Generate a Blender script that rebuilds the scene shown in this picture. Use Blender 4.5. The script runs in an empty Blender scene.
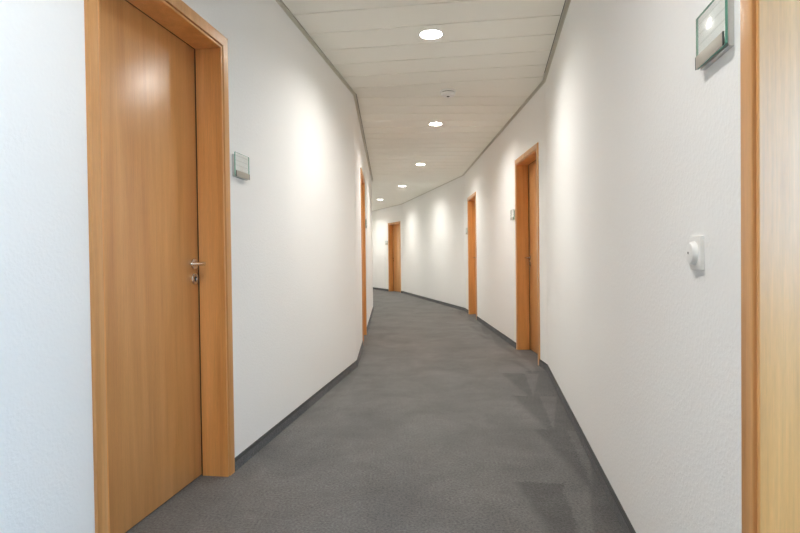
import bpy, bmesh, math, random
from mathutils import Vector, Matrix
random.seed(4)
sc = bpy.context.scene
COL = sc.collection
H = 2.624            # ceiling height
TH = 0.22            # wall thickness
LIP = 0.026          # ceiling edge trim width

# ------------------------------------------------------------------ materials
def new_mat(name):
    m = bpy.data.materials.new(name); m.use_nodes = True
    nt = m.node_tree; b = nt.nodes['Principled BSDF']
    return m, nt, b
def simple(name, col, rough=0.5, metal=0.0, **kw):
    m, nt, b = new_mat(name)
    b.inputs['Base Color'].default_value = (*col, 1)
    b.inputs['Roughness'].default_value = rough
    b.inputs['Metallic'].default_value = metal
    for k, v in kw.items():
        b.inputs[k].default_value = v
    return m
def node(nt, t, **kw):
    n = nt.nodes.new(t)
    for k, v in kw.items():
        if k in n.inputs: n.inputs[k].default_value = v
        else: setattr(n, k, v)
    return n
def math_n(nt, op, a, b=None, c=None, clamp=False):
    n = nt.nodes.new('ShaderNodeMath'); n.operation = op; n.use_clamp = clamp
    for i, v in enumerate((a, b, c)):
        if v is None: continue
        if isinstance(v, (int, float)): n.inputs[i].default_value = v
        else: nt.links.new(v, n.inputs[i])
    return n.outputs[0]
def ramp(nt, fac, stops):
    r = nt.nodes.new('ShaderNodeValToRGB')
    el = r.color_ramp.elements
    while len(el) < len(stops): el.new(0.5)
    for e, (p, c) in zip(el, stops):
        e.position = p; e.color = (*c, 1) if len(c) == 3 else c
    nt.links.new(fac, r.inputs[0])
    return r.outputs[0]
def mapping(nt, scale, coord='Object', loc=(0, 0, 0)):
    tc = nt.nodes.new('ShaderNodeTexCoord'); mp = nt.nodes.new('ShaderNodeMapping')
    mp.inputs['Scale'].default_value = scale; mp.inputs['Location'].default_value = loc
    nt.links.new(tc.outputs[coord], mp.inputs[0])
    return mp.outputs[0]

def wall_mat():
    m, nt, b = new_mat('white woodchip paint')
    v = mapping(nt, (1, 1, 1))
    n1 = node(nt, 'ShaderNodeTexNoise', Scale=85.0, Detail=3.0, Roughness=0.55); nt.links.new(v, n1.inputs['Vector'])
    n2 = node(nt, 'ShaderNodeTexNoise', Scale=260.0, Detail=2.0); nt.links.new(v, n2.inputs['Vector'])
    s = ramp(nt, n1.outputs['Fac'], [(0.42, (0, 0, 0)), (0.68, (1, 1, 1))])
    hgt = math_n(nt, 'MULTIPLY_ADD', n2.outputs['Fac'], 0.25, s)
    bp = node(nt, 'ShaderNodeBump', Strength=0.24, Distance=0.0022); nt.links.new(hgt, bp.inputs['Height'])
    nt.links.new(bp.outputs[0], b.inputs['Normal'])
    b.inputs['Base Color'].default_value = (0.915, 0.915, 0.90, 1)
    b.inputs['Roughness'].default_value = 0.75
    b.inputs['Specular IOR Level'].default_value = 0.25
    return m
def wood_mat(name, seed, tint=(1, 1, 1)):
    m, nt, b = new_mat(name)
    tc = nt.nodes.new('ShaderNodeTexCoord')
    mp = nt.nodes.new('ShaderNodeMapping'); mp.inputs['Location'].default_value = (seed, seed * 1.7, seed * .6)
    nt.links.new(tc.outputs['Object'], mp.inputs[0])
    def stretched(sx, sz, scale, det, rough=.5, dist=0):
        q = nt.nodes.new('ShaderNodeMapping'); q.inputs['Scale'].default_value = (sx, sx, sz); nt.links.new(mp.outputs[0], q.inputs[0])
        n = node(nt, 'ShaderNodeTexNoise', Scale=scale, Detail=det, Roughness=rough, Distortion=dist); nt.links.new(q.outputs[0], n.inputs['Vector'])
        return n.outputs['Fac']
    broad = stretched(1, .06, 13, 3, .55, .6)        # wide colour bands of the veneer
    fine = stretched(1, .02, 190, 3, .6)             # fine grain
    fleck = stretched(1, .10, 320, 1, .5)
    t1 = lambda c: tuple(a * k for a, k in zip(c, tint))
    c1 = ramp(nt, broad, [(.28, t1((.56, .255, .078))), (.5, t1((.65, .32, .108))), (.72, t1((.73, .385, .146)))])
    g = math_n(nt, 'MULTIPLY_ADD', fine, .34, .83)
    g2 = math_n(nt, 'MULTIPLY_ADD', fleck, .16, .92)
    g3 = math_n(nt, 'MULTIPLY', g, g2)
    mx = node(nt, 'ShaderNodeMix', data_type='RGBA', blend_type='MULTIPLY'); mx.inputs[0].default_value = 1
    nt.links.new(c1, mx.inputs[6]); nt.links.new(g3, mx.inputs[7])
    nt.links.new(mx.outputs[2], b.inputs['Base Color'])
    b.inputs['Roughness'].default_value = .30
    b.inputs['Specular IOR Level'].default_value = .62
    b.inputs['Coat Weight'].default_value = .3; b.inputs['Coat Roughness'].default_value = .33
    bp = node(nt, 'ShaderNodeBump', Strength=.04, Distance=.0005); nt.links.new(fine, bp.inputs['Height'])
    nt.links.new(bp.outputs[0], b.inputs['Normal'])
    return m

# ------------------------------------------------------------------ plan of the curved corridor
V2 = lambda x, y: Vector((x, y))
left_pts = [V2(-2.48, -3.86), V2(-1.345, -.549), V2(-.4313, 5.4877), V2(-.5606, 11.5977), V2(-1.78, 17.57), V2(-4.08, 23.1)]
right_pts = [V2(-.72, -4.1), V2(.411, -.595), V2(1.3349, 5.1504), V2(1.2546, 10.9658), V2(.088, 16.6848), V2(-2.13, 22.04)]
class Seg:
    def __init__(s, a, b, side):
        s.a, s.b, s.side = a, b, side
        s.d = (b - a).normalized(); s.L = (b - a).length
        r = V2(s.d.y, -s.d.x)
        s.n = r if side == 'left' else -r            # towards the corridor
    def at(s, t, off=0.0, z=0.0):
        p = s.a + s.d * t + s.n * off
        return Vector((p.x, p.y, z))
    def frame(s, t, off=0.0, z=0.0):                 # X: viewer's right when facing the wall, Y: into the wall
        X = s.d if s.side == 'left' else -s.d
        Y = -s.n; o = s.at(t, off, z)
        return Matrix(((X.x, Y.x, 0, o.x), (X.y, Y.y, 0, o.y), (0, 0, 1, o.z), (0, 0, 0, 1)))
SL = [Seg(left_pts[i], left_pts[i + 1], 'left') for i in range(5)]
SR = [Seg(right_pts[i], right_pts[i + 1], 'right') for i in range(5)]
# stations measured from fixed points on the walls
tL1 = (V2(-.8363, 2.8127) - SL[1].a).dot(SL[1].d)
tR1 = (V2(.8286, 2.0015) - SR[1].a).dot(SR[1].d)

# ------------------------------------------------------------------ mesh helpers
def link(name, bm, mats, parent=None, smooth=True, ang=35, matrix=None):
    bmesh.ops.remove_doubles(bm, verts=bm.verts, dist=1e-6)
    bmesh.ops.recalc_face_normals(bm, faces=bm.faces)
    me = bpy.data.meshes.new(name)
    if smooth:
        for f in bm.faces: f.smooth = True
    bm.to_mesh(me); bm.free()
    if smooth: me.set_sharp_from_angle(angle=math.radians(ang))
    for m in (mats if isinstance(mats, (list, tuple)) else [mats]): me.materials.append(m)
    o = bpy.data.objects.new(name, me); COL.objects.link(o)
    if parent is not None: o.parent = parent
    if matrix is not None: o.matrix_local = matrix
    return o
def tag(o, label=None, cat=None, group=None, kind=None):
    if label: o['label'] = label
    if cat: o['category'] = cat
    if group: o['group'] = group
    if kind: o['kind'] = kind
    return o
def empty(name, matrix):
    o = bpy.data.objects.new(name, None); COL.objects.link(o)
    o.matrix_world = matrix; o.empty_display_size = .05
    return o
def box(bm, x0, x1, y0, y1, z0, z1, bev=0.0, mat=0):
    m = Matrix.Translation(((x0 + x1) / 2, (y0 + y1) / 2, (z0 + z1) / 2)) @ Matrix.Diagonal((abs(x1 - x0), abs(y1 - y0), abs(z1 - z0), 1))
    r = bmesh.ops.create_cube(bm, size=1, matrix=m)
    fs = {f for v in r['verts'] for f in v.link_faces}
    for f in fs: f.material_index = mat
    if bev:
        es = list({e for v in r['verts'] for e in v.link_edges})
        rb = bmesh.ops.bevel(bm, geom=es, offset=bev, segments=2, affect='EDGES', profile=.6)
        for f in rb['faces']: f.material_index = mat
def prism(bm, poly, z0, z1):
    lo = [bm.verts.new((p[0], p[1], z0)) for p in poly]; hi = [bm.verts.new((p[0], p[1], z1)) for p in poly]
    n = len(poly)
    bm.faces.new(lo); bm.faces.new(hi[::-1])
    for i in range(n): bm.faces.new((lo[i], lo[(i + 1) % n], hi[(i + 1) % n], hi[i]))
def lathe(bm, prof, seg=48, axis='z', M=None, mat=0, cap=True):
    """profile of (radius, height); closed discs at radius 0"""
    rings = []
    for r, h in prof:
        if r < 1e-6: ring = [bm.verts.new((0, 0, h))]
        else: ring = [bm.verts.new((r * math.cos(2 * math.pi * i / seg), r * math.sin(2 * math.pi * i / seg), h)) for i in range(seg)]
        rings.append(ring)
    fs = []
    for a, b in zip(rings, rings[1:]):
        for i in range(seg):
            j = (i + 1) % seg
            if len(a) == 1 and len(b) == 1: continue
            if len(a) == 1: fs.append(bm.faces.new((a[0], b[i], b[j])))
            elif len(b) == 1: fs.append(bm.faces.new((a[i], b[0], a[j])))
            else: fs.append(bm.faces.new((a[i], b[i], b[j], a[j])))
    for f in fs: f.material_index = mat
    if M is not None: bmesh.ops.transform(bm, matrix=M, verts=[v for r in rings for v in r])
def tube(bm, pts, radii, seg=14, flat=1.0):
    pts = [Vector(p) for p in pts]; rings = []
    up = Vector((0, 0, 1))
    for i, p in enumerate(pts):
        t = (pts[min(i + 1, len(pts) - 1)] - pts[max(i - 1, 0)]).normalized()
        s = t.cross(up).normalized(); u = s.cross(t)
        r = radii[i]
        rings.append([bm.verts.new(p + s * (r * flat * math.cos(2 * math.pi * k / seg)) + u * (r * math.sin(2 * math.pi * k / seg))) for k in range(seg)])
    for a, b in zip(rings, rings[1:]):
        for k in range(seg): bm.faces.new((a[k], a[(k + 1) % seg], b[(k + 1) % seg], b[k]))
    bm.faces.new(rings[0][::-1]); bm.faces.new(rings[-1])
def offset_path(segs_side, stations):
    """points of a run along a wall with the mitred inward normal at each"""
    return stations
def sweep_run(bm, path, prof, matfn=None):
    """path: list of (point2D, inward mitre vector); prof: (offset from the wall, z)"""
    rings = []
    for p, n in path:
        rings.append([bm.verts.new((p.x + n.x * o, p.y + n.y * o, z)) for o, z in prof])
    k = len(prof)
    for a, b in zip(rings, rings[1:]):
        for i in range(k):
            f = bm.faces.new((a[i], a[(i + 1) % k], b[(i + 1) % k], b[i]))
            if matfn: f.material_index = matfn(i)
    bm.faces.new(rings[0]); bm.faces.new(rings[-1][::-1])
def mitre(s1, s2):
    n = (s1.n + s2.n); return n / (1 + s1.n.dot(s2.n))
def run(S, i0, t0, i1, t1):
    pth = [((S[i0].a + S[i0].d * t0), S[i0].n.copy())]
    for i in range(i0, i1): pth.append((S[i].b.copy(), mitre(S[i], S[i + 1])))
    pth.append((S[i1].a + S[i1].d * t1, S[i1].n.copy()))
    return pth

# ------------------------------------------------------------------ materials in use
M_wall = wall_mat()
M_wood = [wood_mat('beech veneer', 1.3), wood_mat('beech veneer jamb', 7.7, (1.17, 1.14, 1.05))]
M_steel = simple('brushed steel', (.72, .71, .68), .26, 1.0)
M_dark = simple('black rubber', (.012, .011, .010), .6)
M_keyhole = simple('keyhole black', (.01, .01, .01), .5)
M_white = simple('white plastic', (.88, .88, .86), .35)
M_ring = simple('white enamel', (.82, .82, .80), .4)
M_reflector = simple('satin reflector', (.85, .84, .80), .25, .6)
M_panel = simple('cream metal ceiling panel', (.90, .885, .81), .45)
M_gap = simple('ceiling joint', (.22, .21, .185), .7)
M_trim = simple('grey ceiling edge profile', (.66, .64, .56), .5)
M_strip = simple('matt metal name strip', (.46, .43, .37), .45, .35)
M_skirt_lip = simple('dark skirting edge', (.045, .046, .048), .6)
M_window = simple('white window frame', (.8, .8, .8), .4)

def lens_mat(power):
    m, nt, b = new_mat('lit downlight lens')
    e = nt.nodes.new('ShaderNodeEmission'); e.inputs[0].default_value = (1.0, .970, .925, 1); e.inputs[1].default_value = power
    nt.links.new(e.outputs[0], nt.nodes['Material Output'].inputs[0]); return m
LENS = 58.0
BEAM = 20.0
M_lens = lens_mat(LENS)
M_lens_dim = lens_mat(LENS * .6)      # the lamp overhead, dimmed to keep the near walls from clipping
M_lens_far = lens_mat(LENS * .78)
M_lens_mid = lens_mat(LENS * .88)

def carpet_mat(name, base, marks):
    m, nt, b = new_mat(name)
    tc = nt.nodes.new('ShaderNodeTexCoord'); P = tc.outputs['Object']
    def noise(scale, det=2, rough=.5, dist=0):
        n = node(nt, 'ShaderNodeTexNoise', Scale=scale, Detail=det, Roughness=rough, Distortion=dist); nt.links.new(P, n.inputs['Vector']); return n.outputs['Fac']
    pile = noise(330, 2, .6); tuft = noise(95, 3, .6); patch = noise(2.3, 4, .6, .6); mid = noise(11, 3, .6)
    v = math_n(nt, 'MULTIPLY_ADD', pile, .9, .55)
    v = math_n(nt, 'MULTIPLY', v, math_n(nt, 'MULTIPLY_ADD', tuft, 2.0, 0.0))
    v = math_n(nt, 'MULTIPLY', v, math_n(nt, 'MULTIPLY_ADD', mid, .36, .82))
    v = math_n(nt, 'MULTIPLY', v, math_n(nt, 'MULTIPLY_ADD', patch, .95, .525))
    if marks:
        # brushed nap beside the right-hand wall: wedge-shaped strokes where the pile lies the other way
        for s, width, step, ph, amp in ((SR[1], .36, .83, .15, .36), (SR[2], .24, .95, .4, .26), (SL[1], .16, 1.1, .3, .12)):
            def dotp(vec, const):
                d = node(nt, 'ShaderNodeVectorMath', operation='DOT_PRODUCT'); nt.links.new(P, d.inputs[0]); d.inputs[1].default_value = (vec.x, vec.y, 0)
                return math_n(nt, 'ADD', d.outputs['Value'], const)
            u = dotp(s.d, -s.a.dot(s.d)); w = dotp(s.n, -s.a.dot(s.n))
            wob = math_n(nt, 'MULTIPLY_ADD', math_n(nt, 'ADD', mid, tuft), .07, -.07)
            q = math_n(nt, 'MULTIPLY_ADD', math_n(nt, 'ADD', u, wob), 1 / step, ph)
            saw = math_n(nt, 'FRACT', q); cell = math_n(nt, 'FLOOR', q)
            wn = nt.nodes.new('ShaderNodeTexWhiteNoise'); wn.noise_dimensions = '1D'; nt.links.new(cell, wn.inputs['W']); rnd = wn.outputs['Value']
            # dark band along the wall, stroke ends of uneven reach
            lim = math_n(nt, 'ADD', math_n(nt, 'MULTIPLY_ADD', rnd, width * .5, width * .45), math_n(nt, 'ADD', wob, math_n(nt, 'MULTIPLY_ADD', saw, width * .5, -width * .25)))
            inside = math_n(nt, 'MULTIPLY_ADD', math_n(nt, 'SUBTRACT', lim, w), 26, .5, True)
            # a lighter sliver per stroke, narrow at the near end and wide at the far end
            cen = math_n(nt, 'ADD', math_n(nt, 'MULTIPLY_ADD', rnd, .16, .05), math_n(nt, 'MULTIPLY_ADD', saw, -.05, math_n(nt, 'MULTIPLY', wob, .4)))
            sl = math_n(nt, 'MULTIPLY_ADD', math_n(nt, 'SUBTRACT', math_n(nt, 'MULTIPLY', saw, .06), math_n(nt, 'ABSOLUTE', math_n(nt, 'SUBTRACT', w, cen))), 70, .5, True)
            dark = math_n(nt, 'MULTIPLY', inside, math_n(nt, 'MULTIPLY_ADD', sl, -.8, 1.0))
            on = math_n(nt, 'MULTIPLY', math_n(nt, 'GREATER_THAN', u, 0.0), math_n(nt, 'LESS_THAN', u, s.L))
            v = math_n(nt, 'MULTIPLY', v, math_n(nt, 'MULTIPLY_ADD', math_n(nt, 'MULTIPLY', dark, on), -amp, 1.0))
    mx = node(nt, 'ShaderNodeMix', data_type='RGBA', blend_type='MULTIPLY'); mx.inputs[0].default_value = 1
    mx.inputs[6].default_value = (*base, 1); nt.links.new(v, mx.inputs[7])
    nt.links.new(mx.outputs[2], b.inputs['Base Color'])
    b.inputs['Roughness'].default_value = .95; b.inputs['Specular IOR Level'].default_value = .1
    b.inputs['Sheen Weight'].default_value = .15; b.inputs['Sheen Roughness'].default_value = .6
    bp = node(nt, 'ShaderNodeBump', Strength=.6, Distance=.004)
    nt.links.new(math_n(nt, 'MULTIPLY_ADD', tuft, .6, pile), bp.inputs['Height']); nt.links.new(bp.outputs[0], b.inputs['Normal'])
    return m
M_carpet = carpet_mat('grey cut-pile carpet', (.146, .143, .138), True)
M_skirt = carpet_mat('grey carpet skirting strip', (.088, .089, .092), False)

# ------------------------------------------------------------------ floor
bm = bmesh.new()
outer = [s for s in left_pts] ; 
def hull_poly(extra):
    l = [left_pts[0] + SL[0].n * -extra - SL[0].d * extra] + [left_pts[i] - mitre(SL[i - 1], SL[i]) * extra for i in range(1, 5)] + [left_pts[5] - SL[4].n * extra + SL[4].d * extra]
    r = [right_pts[0] - SR[0].n * extra - SR[0].d * extra] + [right_pts[i] - mitre(SR[i - 1], SR[i]) * extra for i in range(1, 5)] + [right_pts[5] - SR[4].n * extra + SR[4].d * extra]
    return l, r
def strip_slab(bm, extra, z0, z1):
    l, r = hull_poly(extra)
    for i in range(5): prism(bm, [l[i], r[i], r[i + 1], l[i + 1]], z0, z1)
strip_slab(bm, TH, -.12, 0)
f = link('floor', bm, M_carpet, smooth=False)
tag(f, 'grey cut-pile carpet floor of the curved corridor', 'floor', kind='structure')

# ------------------------------------------------------------------ walls
DW, DH, AR = .998, 2.13, .066        # door frame outer width, outer height, face width
def wall_segment(S, i, openings, name, label, window=None, through=False):
    """openings: list of (t0, t1) door openings closed at the back; window = (t0,t1,z0,z1)"""
    s = S[i]; bm = bmesh.new(); zt = H + .09
    m0 = mitre(S[i - 1], s) if i > 0 else s.n - s.d * (-1) * 0
    m1 = mitre(s, S[i + 1]) if i < len(S) - 1 else s.n
    def quad(t0, t1, n0=None, n1=None, o=TH, o0=0.0):
        a, b = s.a + s.d * t0, s.a + s.d * t1
        n0 = s.n if n0 is None else n0; n1 = s.n if n1 is None else n1
        return [a - n0 * o0, b - n1 * o0, b - n1 * o, a - n0 * o]
    cuts = [0.0]
    for t0, t1 in openings: cuts += [t0 + AR - .022, t1 - AR + .022]
    if window: cuts += [window[0], window[1]]
    cuts.append(s.L)
    for k in range(0, len(cuts), 2):
        prism(bm, quad(cuts[k], cuts[k + 1], m0 if k == 0 else None, m1 if k == len(cuts) - 2 else None), -.06, zt)
    for t0, t1 in openings:
        prism(bm, quad(t0 + AR - .022, t1 - AR + .022), DH - AR + .022, zt)
        if not through: prism(bm, quad(t0 + .02, t1 - .02, o=TH + .04, o0=TH - .03), -.06, DH)      # added panel behind the leaf, keeps sky light out of the gaps
    if window:
        prism(bm, quad(window[0], window[1]), -.06, window[2]); prism(bm, quad(window[0], window[1]), window[3], zt)
    o = link(name, bm, M_wall, smooth=False)
    return tag(o, label, 'wall', kind='structure')
d1 = (tL1 - 1.020, tL1 - .022)
d2 = (1.29, 1.29 + DW)
dn = (tR1 - .889 - DW, tR1 - .889)
dA = (.258, .258 + DW)
dB = (4.275, 4.275 + DW)
dF = (.165, .165 + DW)
win = (1.05, 3.05, .85, 2.25)
wall_segment(SL, 0, [], 'wall_left', 'white woodchip wall on the inner side behind the viewpoint')
wall_segment(SL, 1, [d1], 'wall_left.001', 'white woodchip wall around the large wooden door on the left')
wall_segment(SL, 2, [d2], 'wall_left.002', 'white woodchip wall past the first left bend, seen edge-on with the narrow door')
wall_segment(SL, 3, [], 'wall_left.003', 'white wall hidden round the left bend')
wall_segment(SL, 4, [], 'wall_left.004', 'white wall at the far end of the inner side')
wall_segment(SR, 0, [], 'wall_right', 'white woodchip wall behind the viewpoint on the outer side')
wall_segment(SR, 1, [dn], 'wall_right.001', 'white woodchip wall nearest on the right, with the rotary switch', through=True)
wall_segment(SR, 2, [dA, dB], 'wall_right.002', 'white wall with the two wooden doors on the right')
wall_segment(SR, 3, [], 'wall_right.003', 'white doorless wall between the bend and the farthest door')
wall_segment(SR, 4, [dF], 'wall_right.004', 'white wall around the farthest door')
for nm, a, b, lab, c in (('wall_back', left_pts[0], right_pts[0], 'white end wall behind the viewpoint', -1), ('wall_front', left_pts[5], right_pts[5], 'white end wall round the far bend', 1)):
    bm = bmesh.new(); u = (b - a).normalized(); w = V2(-u.y, u.x) * c
    prism(bm, [a - u * TH, b + u * TH, b + u * TH + w * TH, a - u * TH + w * TH], -.06, H + .09)
    tag(link(nm, bm, M_wall, smooth=False), lab, 'wall', kind='structure')

# ------------------------------------------------------------------ skirting of dark carpet strip with a rubber lip
SK = [(0, 0), (.011, 0), (.011, .047), (.0085, .050), (.0095, .053), (.0095, .058), (.007, .061), (0, .061)]
def skirting(S, i0, t0, i1, t1, name, label):
    bm = bmesh.new()
    sweep_run(bm, run(S, i0, t0, i1, t1), SK, lambda i: 0 if i < 2 else 1)
    tag(link(name, bm, [M_skirt, M_skirt_lip], smooth=False), label, 'baseboard', kind='structure')
skirting(SL, 0, 0, 1, d1[0], 'baseboard_left', 'dark grey skirting strip before the large left door')
skirting(SL, 1, d1[1], 2, d2[0], 'baseboard_left.001', 'dark grey skirting strip between the large left door and the narrow left door')
skirting(SL, 2, d2[1], 4, SL[4].L, 'baseboard_left.002', 'dark grey skirting strip past the narrow left door')
skirting(SR, 0, 0, 1, dn[0], 'baseboard_right', 'dark grey skirting strip behind the viewpoint on the right')
skirting(SR, 1, dn[1], 2, dA[0], 'baseboard_right.001', 'dark grey skirting strip under the rotary switch, running to the first door on the right')
skirting(SR, 2, dA[1], 2, dB[0], 'baseboard_right.002', 'short dark grey skirting strip between the two doors on the right')
skirting(SR, 2, dB[1], 4, dF[0], 'baseboard_right.003', 'dark grey skirting strip along the doorless wall to the farthest door')
skirting(SR, 4, dF[1], 4, SR[4].L, 'baseboard_right.004', 'dark grey skirting strip left of the farthest door')

# ------------------------------------------------------------------ ceiling: crosswise metal panels, wedge panels at the bends
LAMPS = [(-.83, -1.48), (-.20, 1.26), (.238, 4.022), (.440, 6.715), (.368, 9.610), (.076, 12.491), (-.518, 15.318), (-1.45, 18.05), (-2.52, 20.75)]
HOLE = .079
def line_hit(p, d, s):
    # intersection of the line p+d*k with the wall line of seg s, moved in by LIP
    q = s.a + s.n * LIP
    det = d.x * -s.d.y + s.d.x * d.y
    k = ((q.x - p.x) * -s.d.y + s.d.x * (q.y - p.y)) / det
    return p + d * k
def panel(bm, poly):
    c = sum(poly, V2(0, 0)) / len(poly)
    n = len(poly)
    area = sum(poly[i].x * poly[(i + 1) % n].y - poly[(i + 1) % n].x * poly[i].y for i in range(n))
    if area < 0: poly = poly[::-1]
    def inset(w):
        out = []
        for i in range(n):
            p0, p1, p2 = poly[i - 1], poly[i], poly[(i + 1) % n]
            e1 = (p1 - p0).normalized(); e2 = (p2 - p1).normalized()
            n1 = V2(-e1.y, e1.x); n2 = V2(-e2.y, e2.x); mm = (n1 + n2) / max(.2, 1 + n1.dot(n2))
            out.append(p1 + mm * w)
        return out
    lo, rim = inset(.0095), inset(.0062)
    vb = [bm.verts.new((p.x, p.y, H)) for p in lo]
    vr = [bm.verts.new((p.x, p.y, H + .007)) for p in rim]
    vt = [bm.verts.new((p.x, p.y, H + .022)) for p in rim]
    for i in range(n):
        j = (i + 1) % n
        bm.faces.new((vb[i], vb[j], vr[j], vr[i])); bm.faces.new((vr[i], vr[j], vt[j], vt[i]))
    def inside(q):
        for i in range(n):
            e = poly[(i + 1) % n] - poly[i]
            if e.x * (q.y - poly[i].y) - e.y * (q.x - poly[i].x) < HOLE * e.length: return False
        return True
    holes = [V2(*l) for l in LAMPS if inside(V2(*l))]
    if not holes: bm.faces.new(vb); return
    eds = [bm.edges.new((vb[i], vb[(i + 1) % n])) if not bm.edges.get((vb[i], vb[(i + 1) % n])) else bm.edges.get((vb[i], vb[(i + 1) % n])) for i in range(n)]
    for h in holes:
        ring = [bm.verts.new((h.x + HOLE * math.cos(2 * math.pi * k / 40), h.y + HOLE * math.sin(2 * math.pi * k / 40), H)) for k in range(40)]
        eds += [bm.edges.new((ring[k], ring[(k + 1) % 40])) for k in range(40)]
    bmesh.ops.triangle_fill(bm, use_beauty=True, use_dissolve=False, edges=eds, normal=(0, 0, -1))
    DONE.extend(holes)
DONE = []
bm = bmesh.new()
prev = None
STEP = .3215
inL = lambda i: (left_pts[i] + (mitre(SL[i - 1], SL[i]) if 0 < i < 5 else (SL[0].n if i == 0 else SL[4].n)) * LIP)
inR = lambda i: (right_pts[i] + (mitre(SR[i - 1], SR[i]) if 0 < i < 5 else (SR[0].n if i == 0 else SR[4].n)) * LIP)
for i in range(5):
    d = (SL[i].d + SR[i].d).normalized(); acr = V2(d.y, -d.x)
    ua = [(inL(i) - V2(0, 0)).dot(d), inR(i).dot(d)]; ub = [inL(i + 1).dot(d), inR(i + 1).dot(d)]
    lo_u, hi_u = max(ua), min(ub)
    # the lamps sit in the middle of a panel
    ls = [V2(*l).dot(d) for l in LAMPS if lo_u < V2(*l).dot(d) < hi_u and abs(line_hit(V2(*l), acr, SL[i]).x - l[0]) < 2.2]
    base = {1: V2(-.611, 3.996).dot(d), 2: V2(-.41, 5.575).dot(d)}.get(i, (ls[0] if ls else lo_u) - STEP / 2)
    k0 = math.ceil((lo_u - base + .004) / STEP); k1 = math.floor((hi_u - base - .004) / STEP)
    cuts = [base + STEP * k for k in range(k0, k1 + 1)]
    ln = []
    for u in cuts:
        p = d * u
        ln.append((line_hit(p, acr, SL[i]), line_hit(p, acr, SR[i])))
    # snap the lamps of this stretch to the panel centre
    for j, l in enumerate(LAMPS):
        q = V2(*l); u = q.dot(d)
        if cuts[0] <= u <= cuts[-1] and (line_hit(q, acr, SL[i]) - q).length < 1.8 and (line_hit(q, acr, SR[i]) - q).length < 1.8:
            c = base + STEP * (math.floor((u - base) / STEP) + .5)
            q = q + d * (c - u); LAMPS[j] = (q.x, q.y)
    if prev is None: panel(bm, [inL(0), inR(0), ln[0][1], ln[0][0]])
    else: panel(bm, [prev[0], prev[1], inR(i), ln[0][1], ln[0][0], inL(i)])
    for a, b in zip(ln, ln[1:]): panel(bm, [a[0], a[1], b[1], b[0]])
    prev = ln[-1]
panel(bm, [prev[0], prev[1], inR(5), inL(5)])
for v in bm.verts: pass
cp = bm
nfaces = len(cp.faces)
l_, r_ = hull_poly(TH)
for i in range(5): prism(cp, [l_[i], r_[i], r_[i + 1], l_[i + 1]], H + .09, H + .15)
cp.faces.ensure_lookup_table()
for k in range(nfaces, len(cp.faces)): cp.faces[k].material_index = 1
o = link('ceiling', cp, [M_panel, M_gap], smooth=False)
tag(o, 'cream ceiling of crosswise metal panels with fine joints', 'ceiling', kind='structure')
for side, S in (('left', SL), ('right', SR)):
    bm = bmesh.new()
    prof = [(0, H - .004), (.0035, H - .004), (.0035, H + .007), (LIP - .006, H + .007), (LIP - .006, H + .002), (LIP - .001, H + .002), (LIP - .001, H + .014), (0, H + .014)]
    sweep_run(bm, run(S, 0, 0, 4, S[4].L), prof)
    tag(link('trim_1' if side == 'left' else 'trim_2', bm, M_trim, smooth=False),
        'grey ceiling edge profile along the %s wall' % side, 'trim', kind='structure')

# ------------------------------------------------------------------ doors
FR_PROF = [(0, .004), (0, -.007), (.0015, -.0105), (.005, -.012), (.054, -.012), (.0585, -.0105), (.060, -.006), (.060, .004)]    # architrave
JB_PROF = [(.0605, .020), (.0605, .004), (.0645, .004), (.0645, -.004), (.0660, -.0065), (.0735, -.0065), (.076, -.004), (.076, .124), (.0745, .126), (.060, .126), (.060, .020)]
FR_PROF = [(a * .066 / .076, y) for a, y in FR_PROF]; JB_PROF = [(a * .066 / .076, y) for a, y in JB_PROF]
def u_sweep(bm, prof, w, h):
    """sweep a profile (inset from the outer edge, depth) up one side, over the head and down the other"""
    rings = []
    for cx, cz, dx, dz in ((-w / 2, 0, 1, 0), (-w / 2, h, 1, -1), (w / 2, h, -1, -1), (w / 2, 0, -1, 0)):
        rings.append([bm.verts.new((cx + dx * a, y, cz + dz * a)) for a, y in prof])
    k = len(prof)
    for a, b in zip(rings, rings[1:]):
        for i in range(k): bm.faces.new((a[i], a[(i + 1) % k], b[(i + 1) % k], b[i]))
    bm.faces.new(rings[0]); bm.faces.new(rings[-1][::-1])
LEAF_Y = .130
def lever(mx):
    """lever on a round rose; mx = +1 when the lock is on the viewer's right"""
    bm = bmesh.new(); pts = []; rad = []
    for k in range(4): pts.append((0, -.006 - k * .0125, 0)); rad.append(.0092)
    for k in range(1, 6):
        a = k / 5 * math.pi / 2
        pts.append((-mx * .014 * (1 - math.cos(a)), -.0435 - .014 * math.sin(a), 0)); rad.append(.0094)
    for k in range(1, 7):
        pts.append((-mx * (.014 + .019 * k), -.0575 + .002 * (k / 6) ** 2, 0)); rad.append(.0097 - .0006 * k)
    pts.append((-mx * .1305, -.0555, 0)); rad.append(.0035)
    tube(bm, pts, rad, 16); return bm
RX = Matrix.Rotation(math.radians(90), 4, 'X')      # +Z profile height -> -Y (towards the viewer)
def rosette(r=.0265, h=.009):
    bm = bmesh.new()
    lathe(bm, [(0, 0), (r, 0), (r, h - .002), (r - .002, h), (.012, h), (.011, h - .0015), (0, h - .0015)], 36, M=RX); return bm
def key_slot():
    bm = bmesh.new()
    pts = [(.0055 * math.sin(a), .0062 + .0055 * math.cos(a)) for a in [math.radians(-140 + 280 * i / 14) for i in range(15)]] + [(.0033, -.013), (-.0033, -.013)]
    lo = [bm.verts.new((x, -.0096, z)) for x, z in pts]; hi = [bm.verts.new((x, -.006, z)) for x, z in pts]
    bm.faces.new(lo); bm.faces.new(hi[::-1])
    for i in range(len(pts)): bm.faces.new((lo[i], lo[(i + 1) % len(pts)], hi[(i + 1) % len(pts)], hi[i]))
    return bm
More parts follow.
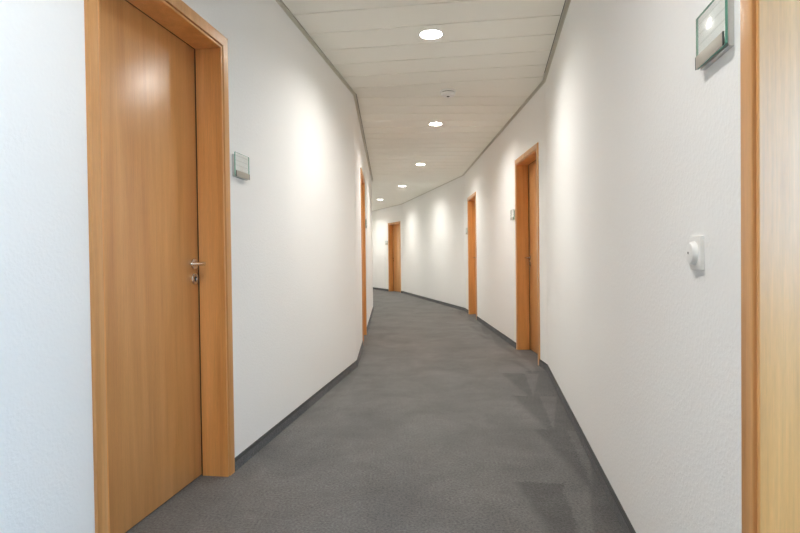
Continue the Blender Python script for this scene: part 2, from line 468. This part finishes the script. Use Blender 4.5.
def make_door(name, s, t0, label, idx, swing=0):
    mx = 1 if s.side == 'left' else -1               # the lock is always on the far side
    E = empty(name, s.frame(t0 + DW / 2))
    tag(E, label, 'door', kind='structure')
    bm = bmesh.new(); u_sweep(bm, FR_PROF, DW, DH); link('architrave', bm, M_wood[0], E, ang=25)
    bm = bmesh.new(); u_sweep(bm, JB_PROF, DW, DH); link('jamb', bm, M_wood[1], E, ang=25)
    ow, oh = DW - 2 * AR, DH - AR
    bm = bmesh.new(); u_sweep(bm, [(AR - .010, .1262), (AR + .0005, .1262), (AR + .0005, .1295), (AR - .010, .1295)], DW, DH); link('door_seal', bm, M_dark, E, smooth=False)
    bm = bmesh.new(); box(bm, -ow / 2 - .013, ow / 2 + .013, LEAF_Y, LEAF_Y + .042, .007, oh + .013, .0015)
    leaf = link('door_leaf', bm, wood_leaf[idx], E, ang=25)
    if swing:                                         # standing open into the room: turned about the hinge side
        hp = Vector((-mx * (ow / 2 + .013), LEAF_Y + .042, 0))
        leaf.matrix_local = Matrix.Translation(hp) @ Matrix.Rotation(math.radians(swing) * mx, 4, 'Z') @ Matrix.Translation(-hp)
    hx, hz = mx * (ow / 2 - .042), 1.032
    R = link('handle_rose', rosette(), M_steel, leaf); R.matrix_local = Matrix.Translation((hx, LEAF_Y, hz)); R['label'] = 'round steel handle rose'
    Lv = link('lever_handle', lever(mx), M_steel, leaf); Lv.matrix_local = Matrix.Translation((hx, LEAF_Y, hz)); Lv['label'] = 'steel lever handle'
    K = link('key_rosette', rosette(), M_steel, leaf); K.matrix_local = Matrix.Translation((hx, LEAF_Y, hz - .072)); K['label'] = 'round steel key rosette'
    K2 = link('keyhole', key_slot(), M_keyhole, leaf); K2.matrix_local = Matrix.Translation((hx, LEAF_Y, hz - .072)); K2['label'] = 'black keyhole'
    return E
wood_leaf = [wood_mat('beech veneer leaf', 3.1 + 2.3 * k) for k in range(6)]
make_door('door_1', SL[1], d1[0], 'large beech door on the left nearest to us, with lever handle and keyhole', 0)
make_door('door_2', SL[2], d2[0], 'beech door seen almost edge-on as a thin strip in the left wall', 1)
make_door('door_3', SR[1], dn[0], 'beech door frame at the right edge of the photo, beside the rotary switch', 2, swing=150)
make_door('door_4', SR[2], dA[0], 'tall beech door just past the near white wall on the right', 3)
make_door('door_5', SR[2], dB[0], 'narrow-looking beech door on the right, next beyond the tall one', 4)
make_door('door_6', SR[4], dF[0], 'small-looking beech door at the far end of the corridor', 5)

# ------------------------------------------------------------------ office with its window, plus a side window added for light
RM = SR[1].frame(dn[0] + DW / 2)            # the office behind the open door at the right edge, with its window
RX0, RX1, RY0, RY1 = -1.7, 2.2, TH, TH + 3.2
win = (-1.35, 1.65, .80, 2.35)
SW0, SW1 = RY0 + .45, RY0 + 2.65
bm = bmesh.new()
box(bm, RX0 - .1, RX0, RY0, RY1, -.06, H); box(bm, RX1, RX1 + .2, RY0, SW0, -.06, H); box(bm, RX1, RX1 + .2, SW1, RY1, -.06, H); box(bm, RX1, RX1 + .2, SW0, SW1, -.06, win[2]); box(bm, RX1, RX1 + .2, SW0, SW1, win[3], H)
box(bm, RX0 - .1, win[0], RY1, RY1 + .2, -.06, H); box(bm, win[1], RX1 + .1, RY1, RY1 + .2, -.06, H)
box(bm, win[0], win[1], RY1, RY1 + .2, -.06, win[2]); box(bm, win[0], win[1], RY1, RY1 + .2, win[3], H)
o = link('wall_office', bm, M_wall, smooth=False); o.matrix_world = RM; tag(o, 'white walls of the office behind the open door at the right edge', 'wall', kind='structure')
bm = bmesh.new(); box(bm, RX0 - .1, RX1 + .1, RY0, RY1 + .2, H, H + .1)
o = link('ceiling_office', bm, M_panel, smooth=False); o.matrix_world = RM; tag(o, 'cream ceiling of the office behind the open door', 'ceiling', kind='structure')
bm = bmesh.new(); box(bm, RX0 - .1, RX1 + .1, RY0, RY1 + .2, -.12, 0)
o = link('floor_office', bm, M_carpet, smooth=False); o.matrix_world = RM; tag(o, 'grey carpet floor of the office behind the open door', 'floor', kind='structure')
wx = (win[0] + win[1]) / 2
def pane_mat():
    m, nt, b = new_mat('clear window glass')
    tr = nt.nodes.new('ShaderNodeBsdfTransparent'); gl = node(nt, 'ShaderNodeBsdfGlossy', Roughness=.02); fr = node(nt, 'ShaderNodeFresnel', IOR=1.45); ge = nt.nodes.new('ShaderNodeNewGeometry')
    mx = nt.nodes.new('ShaderNodeMixShader'); nt.links.new(math_n(nt, 'MULTIPLY', fr.outputs[0], math_n(nt, 'SUBTRACT', 1.0, ge.outputs['Backfacing'])), mx.inputs[0]); nt.links.new(tr.outputs[0], mx.inputs[1]); nt.links.new(gl.outputs[0], mx.inputs[2])
    nt.links.new(mx.outputs[0], nt.nodes['Material Output'].inputs[0]); return m
M_pane = pane_mat()
PORTALS = []
def office_window(name, matrix, ww, wh, label):
    E = empty(name, matrix); tag(E, label, 'window', kind='structure')
    bm = bmesh.new()
    for a in ((-ww / 2, -ww / 2 + .07, 0, wh), (ww / 2 - .07, ww / 2, 0, wh), (-.04, .04, .07, wh - .07)): box(bm, a[0], a[1], .07, .14, a[2], a[3], .004)
    for z in ((0, .07), (wh - .07, wh)): box(bm, -ww / 2 + .07, ww / 2 - .07, .07, .14, z[0], z[1], .004)
    link('window_frame', bm, M_window, E)
    bm = bmesh.new(); box(bm, -ww / 2 + .06, ww / 2 - .06, .10, .106, .06, wh - .06); link('window_pane', bm, M_pane, E, smooth=False)
    PORTALS.append((matrix @ Matrix.Translation((0, .19, wh / 2)) @ Matrix.Rotation(math.radians(-90), 4, 'X'), ww, wh))
office_window('window_1', RM @ Matrix.Translation(((win[0] + win[1]) / 2, RY1, win[2])), win[1] - win[0], win[3] - win[2], 'wide daylight window opposite the open office door')
office_window('window_added', RM @ Matrix.Translation((RX1, (SW0 + SW1) / 2, win[2])) @ Matrix.Rotation(math.radians(-90), 4, 'Z'), SW1 - SW0, win[3] - win[2], 'added unseen window in the office side wall, lighting the door reveal')  # added, out of view: brightens the right door reveal and left door jamb

# ------------------------------------------------------------------ downlights
down_labels = ['recessed round downlight behind the viewpoint', 'recessed round downlight overhead near the large left door',
 'largest lit round downlight, nearest in the ceiling', 'second lit round downlight, just beyond the smoke detector',
 'third lit round downlight along the ceiling', 'fourth lit round downlight along the ceiling',
 'smallest lit round downlight in view, by the far left bend', 'recessed round downlight over the farthest door', 'recessed round downlight round the far bend']
def downlight(x, y, label, power=1.0):
    E = empty('downlight', Matrix.Translation((x, y, H)))
    tag(E, label, 'ceiling light', 'round downlights in the ceiling')
    bm = bmesh.new(); lathe(bm, [(.0765, .004), (.0765, -.002), (.0785, -.0045), (.086, -.0040), (.0905, -.0015), (.091, .0), (.079, .0), (.0785, .004), (.0765, .004)], 48); link('trim_ring', bm, M_ring, E)
    bm = bmesh.new(); lathe(bm, [(.0765, .0), (.0755, .010), (.0715, .034), (.0735, .034), (.078, .010), (.0785, .0), (.0765, .0)], 48); link('reflector', bm, M_reflector, E)
    bm = bmesh.new(); lathe(bm, [(0, .030), (.03, .0305), (.060, .032), (.0725, .034), (.0725, .040), (0, .040)], 48); l = link('lens', bm, {1.0: M_lens, .88: M_lens_mid, .6: M_lens_dim, .78: M_lens_far}[power], E); l['label'] = 'glowing frosted lens'
    bm = bmesh.new(); lathe(bm, [(0, .041), (.0735, .041), (.0735, .08), (0, .08)], 24); link('housing', bm, M_reflector, E)
    sp = bpy.data.lights.new('downlight beam', 'SPOT'); sp.energy = BEAM * power; sp.color = (1.0, .970, .925); sp.spot_size = math.radians(160); sp.spot_blend = 1.0; sp.shadow_soft_size = .04
    so = bpy.data.objects.new('downlight_beam', sp); COL.objects.link(so); so.parent = E; so.location = (0, 0, .012)
for k, ((x, y), lab) in enumerate(zip(LAMPS, down_labels)): downlight(x, y, lab, .6 if k == 1 else (.78 if k >= 5 else (.88 if k in (2, 3) else 1.0)))

# ------------------------------------------------------------------ smoke detector
E = empty('smoke_detector', Matrix.Translation((.475, 5.39, H)) @ Matrix.Diagonal((1.4, 1.4, 1.15, 1))); tag(E, 'round white smoke detector on the ceiling between the two nearest downlights', 'smoke detector')
bm = bmesh.new(); lathe(bm, [(0, 0), (.055, 0), (.055, -.010), (.052, -.013), (0, -.013)], 40); link('base', bm, M_white, E)
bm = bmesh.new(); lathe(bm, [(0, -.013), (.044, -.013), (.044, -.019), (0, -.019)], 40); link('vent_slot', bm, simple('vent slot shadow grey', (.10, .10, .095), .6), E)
bm = bmesh.new()
lathe(bm, [(.0, -.019), (.049, -.019), (.049, -.030), (.044, -.040), (.030, -.046), (.0, -.047)], 40)
link('cover', bm, M_white, E)
bm = bmesh.new(); lathe(bm, [(0, -.0505), (.008, -.0500), (.010, -.0480), (.010, -.0450), (0, -.0450)], 16); o = link('indicator', bm, M_dark, E)
o['label'] = 'small dark indicator'

# ------------------------------------------------------------------ door signs: glass plate on a metal name strip
def glass_mat():
    m, nt, b = new_mat('clear greenish sign glass')
    tr = nt.nodes.new('ShaderNodeBsdfTransparent'); tr.inputs[0].default_value = (.985, .996, .99, 1)
    gl = node(nt, 'ShaderNodeBsdfGlossy', Roughness=.16); fr = node(nt, 'ShaderNodeFresnel', IOR=1.5); ge = nt.nodes.new('ShaderNodeNewGeometry')
    mx = nt.nodes.new('ShaderNodeMixShader'); nt.links.new(math_n(nt, 'MULTIPLY', fr.outputs[0], math_n(nt, 'SUBTRACT', 1.0, ge.outputs['Backfacing'])), mx.inputs[0]); nt.links.new(tr.outputs[0], mx.inputs[1]); nt.links.new(gl.outputs[0], mx.inputs[2])
    nt.links.new(mx.outputs[0], nt.nodes['Material Output'].inputs[0])
    return m
M_glass = glass_mat()
M_edge = simple('green polished glass edge', (.18, .46, .36), .15)
def sheet_mat():
    m, nt, b = new_mat('printed white name sheet')
    tc = nt.nodes.new('ShaderNodeTexCoord'); sp = nt.nodes.new('ShaderNodeSeparateXYZ'); nt.links.new(tc.outputs['Object'], sp.inputs[0])
    z = math_n(nt, 'FRACT', math_n(nt, 'MULTIPLY', sp.outputs[2], 1 / .024))
    ln = math_n(nt, 'LESS_THAN', math_n(nt, 'ABSOLUTE', math_n(nt, 'SUBTRACT', z, .5)), .09)
    c = ramp(nt, ln, [(0, (.84, .845, .83)), (1, (.72, .73, .71))]); nt.links.new(c, b.inputs['Base Color']); b.inputs['Roughness'].default_value = .6
    return m
M_sheet = sheet_mat()
M_clip = simple('dark clip', (.07, .085, .08), .4)
M_back = simple('satin aluminium back plate', (.62, .62, .60), .4, .6)
SW, SH = .168, .122
def sign(s, t, label, z0=1.466):
    """t is the edge nearest to the door frame; the plate runs on away from the door"""
    mx = 1
    E = empty('door_sign', s.frame(t + SW / 2, 0, z0)); tag(E, label, 'sign', 'glass door signs')
    near = -1 if s.side == 'left' else 1           # which local side faces back towards the viewer
    bm = bmesh.new(); box(bm, -SW / 2 + .004, SW / 2 - .004, -.0115, 0, 0, SH - .010, .001); link('back_plate', bm, M_back, E)
    bm = bmesh.new(); box(bm, -SW / 2 + .005, SW / 2 - .005, -.0135, -.0117, .006, SH - .005); link('name_sheet', bm, M_sheet, E, smooth=False)
    bm = bmesh.new(); box(bm, -SW / 2, SW / 2, -.0195, -.0138, .004, SH, .0008)
    for f in bm.faces:
        f.normal_update()
        if abs(f.normal.y) < .5: f.material_index = 1
    link('glass_plate', bm, [M_glass, M_edge], E, ang=25)
    bm = bmesh.new(); box(bm, -SW / 2 + .0075, SW / 2 - .0075, -.0225, -.0197, .002, .031, .0008); st = link('name_strip', bm, M_strip, E, ang=25); st['label'] = 'beige metal name strip'
    for sx in (-1, 1):
        bm = bmesh.new(); x = sx * (SW / 2 - .0055); box(bm, x - .002, x + .002, -.0228, -.0197, .002, .031, .0006); c = link('end_clip', bm, M_clip, E, ang=25); c['label'] = 'dark end clip'
    return E
sign(SL[1], d1[1] + .044, 'square glass sign on the left wall beside the large beech door')
sign(SR[1], dn[1] + .050, 'large-looking glass sign at top right beside the right-edge door frame', 1.480)
sign(SR[2], dA[1] + .035, 'small glass sign left of the tall beech door on the right')
sign(SR[2], dB[1] + .035, 'tiny glass sign beside the second, narrow-looking door on the right')
sign(SL[2], d2[1] + .06, 'glass sign seen edge-on beside the thin edge-on left door')
sign(SR[4], dF[1] + .05, 'tiny glass sign left of the farthest door')

# ------------------------------------------------------------------ rotary switch and the far wall plates
E = empty('rotary_switch', SR[1].frame(tR1 - .626, 0, 1.052)); tag(E, 'white square rotary switch on the right wall below the large-looking glass sign', 'switch')
bm = bmesh.new(); box(bm, -.041, .041, -.010, 0, -.041, .041, .003); link('cover_plate', bm, M_white, E)
bm = bmesh.new(); lathe(bm, [(0, .009), (.0295, .009), (.029, .012), (.0265, .0185), (.0245, .0212), (.021, .0222), (0, .0225)], 40, M=RX); link('knob', bm, M_white, E)
bm = bmesh.new(); lathe(bm, [(0, .0218), (.0032, .0218), (.0032, .0232), (0, .0234)], 16, M=Matrix.Translation((-.004, 0, .001)) @ RX); o = link('marker_dot', bm, simple('grey dot', (.16, .15, .14), .5), E); o['label'] = 'small grey marker dot'
def far_plate(name, s, t, z, label, cat, face):
    E = empty(name, s.frame(t, 0, z)); tag(E, label, cat)
    bm = bmesh.new(); box(bm, -.041, .041, -.010, 0, -.041, .041, .003); link('cover_plate', bm, M_white, E)
    bm = bmesh.new()
    if face == 'rocker': box(bm, -.029, .029, -.014, -.0085, -.029, .029, .002)
    else: lathe(bm, [(.024, .0095), (.024, .0115), (.021, .0115), (.020, .0102), (0, .0102)], 32, M=RX)
    link('rocker' if face == 'rocker' else 'outlet_well', bm, M_white, E)
far_plate('light_switch', SR[4], 1.42, 1.04, 'small white light switch beside the farthest door, under its sign', 'switch', 'rocker')
far_plate('power_socket', SR[4], 1.45, .33, 'small white power socket low on the wall beside the farthest door', 'socket', 'well')

# ------------------------------------------------------------------ daylight, camera, render look
w = bpy.data.worlds.new('overcast daylight'); sc.world = w; w.use_nodes = True
bg = w.node_tree.nodes['Background']; bg.inputs[0].default_value = (.37, .65, 1.0, 1); bg.inputs[1].default_value = 3.1
for M, ww, wh in PORTALS:                          # sampling portals in the two window openings
    pl = bpy.data.lights.new('window portal', 'AREA'); pl.shape = 'RECTANGLE'; pl.size = ww; pl.size_y = wh; pl.cycles.is_portal = True
    po = bpy.data.objects.new('window_portal', pl); COL.objects.link(po); po.matrix_world = M

cam = bpy.data.cameras.new('camera'); co = bpy.data.objects.new('camera', cam); COL.objects.link(co)
cam.sensor_width = 36; cam.sensor_fit = 'HORIZONTAL'; cam.lens = 566.67 / 800 * 36
cam.clip_start = .02; cam.clip_end = 200
PITCH, ROLL = math.radians(.899), math.radians(.688)
co.matrix_world = Matrix.Translation((0, 0, 1.05)) @ Matrix.Rotation(math.pi / 2 - PITCH, 4, 'X') @ Matrix.Rotation(-ROLL, 4, 'Z')
sc.camera = co
vs = sc.view_settings
sc.display_settings.display_device = 'sRGB'
vs.view_transform = 'Standard'; vs.look = 'None'; vs.exposure = 2.0; vs.gamma = 1; vs.use_curve_mapping = False
sc.cycles.use_denoising = True
sc.cycles.max_bounces = 20; sc.cycles.diffuse_bounces = 16
sc.cycles.sample_clamp_indirect = 4
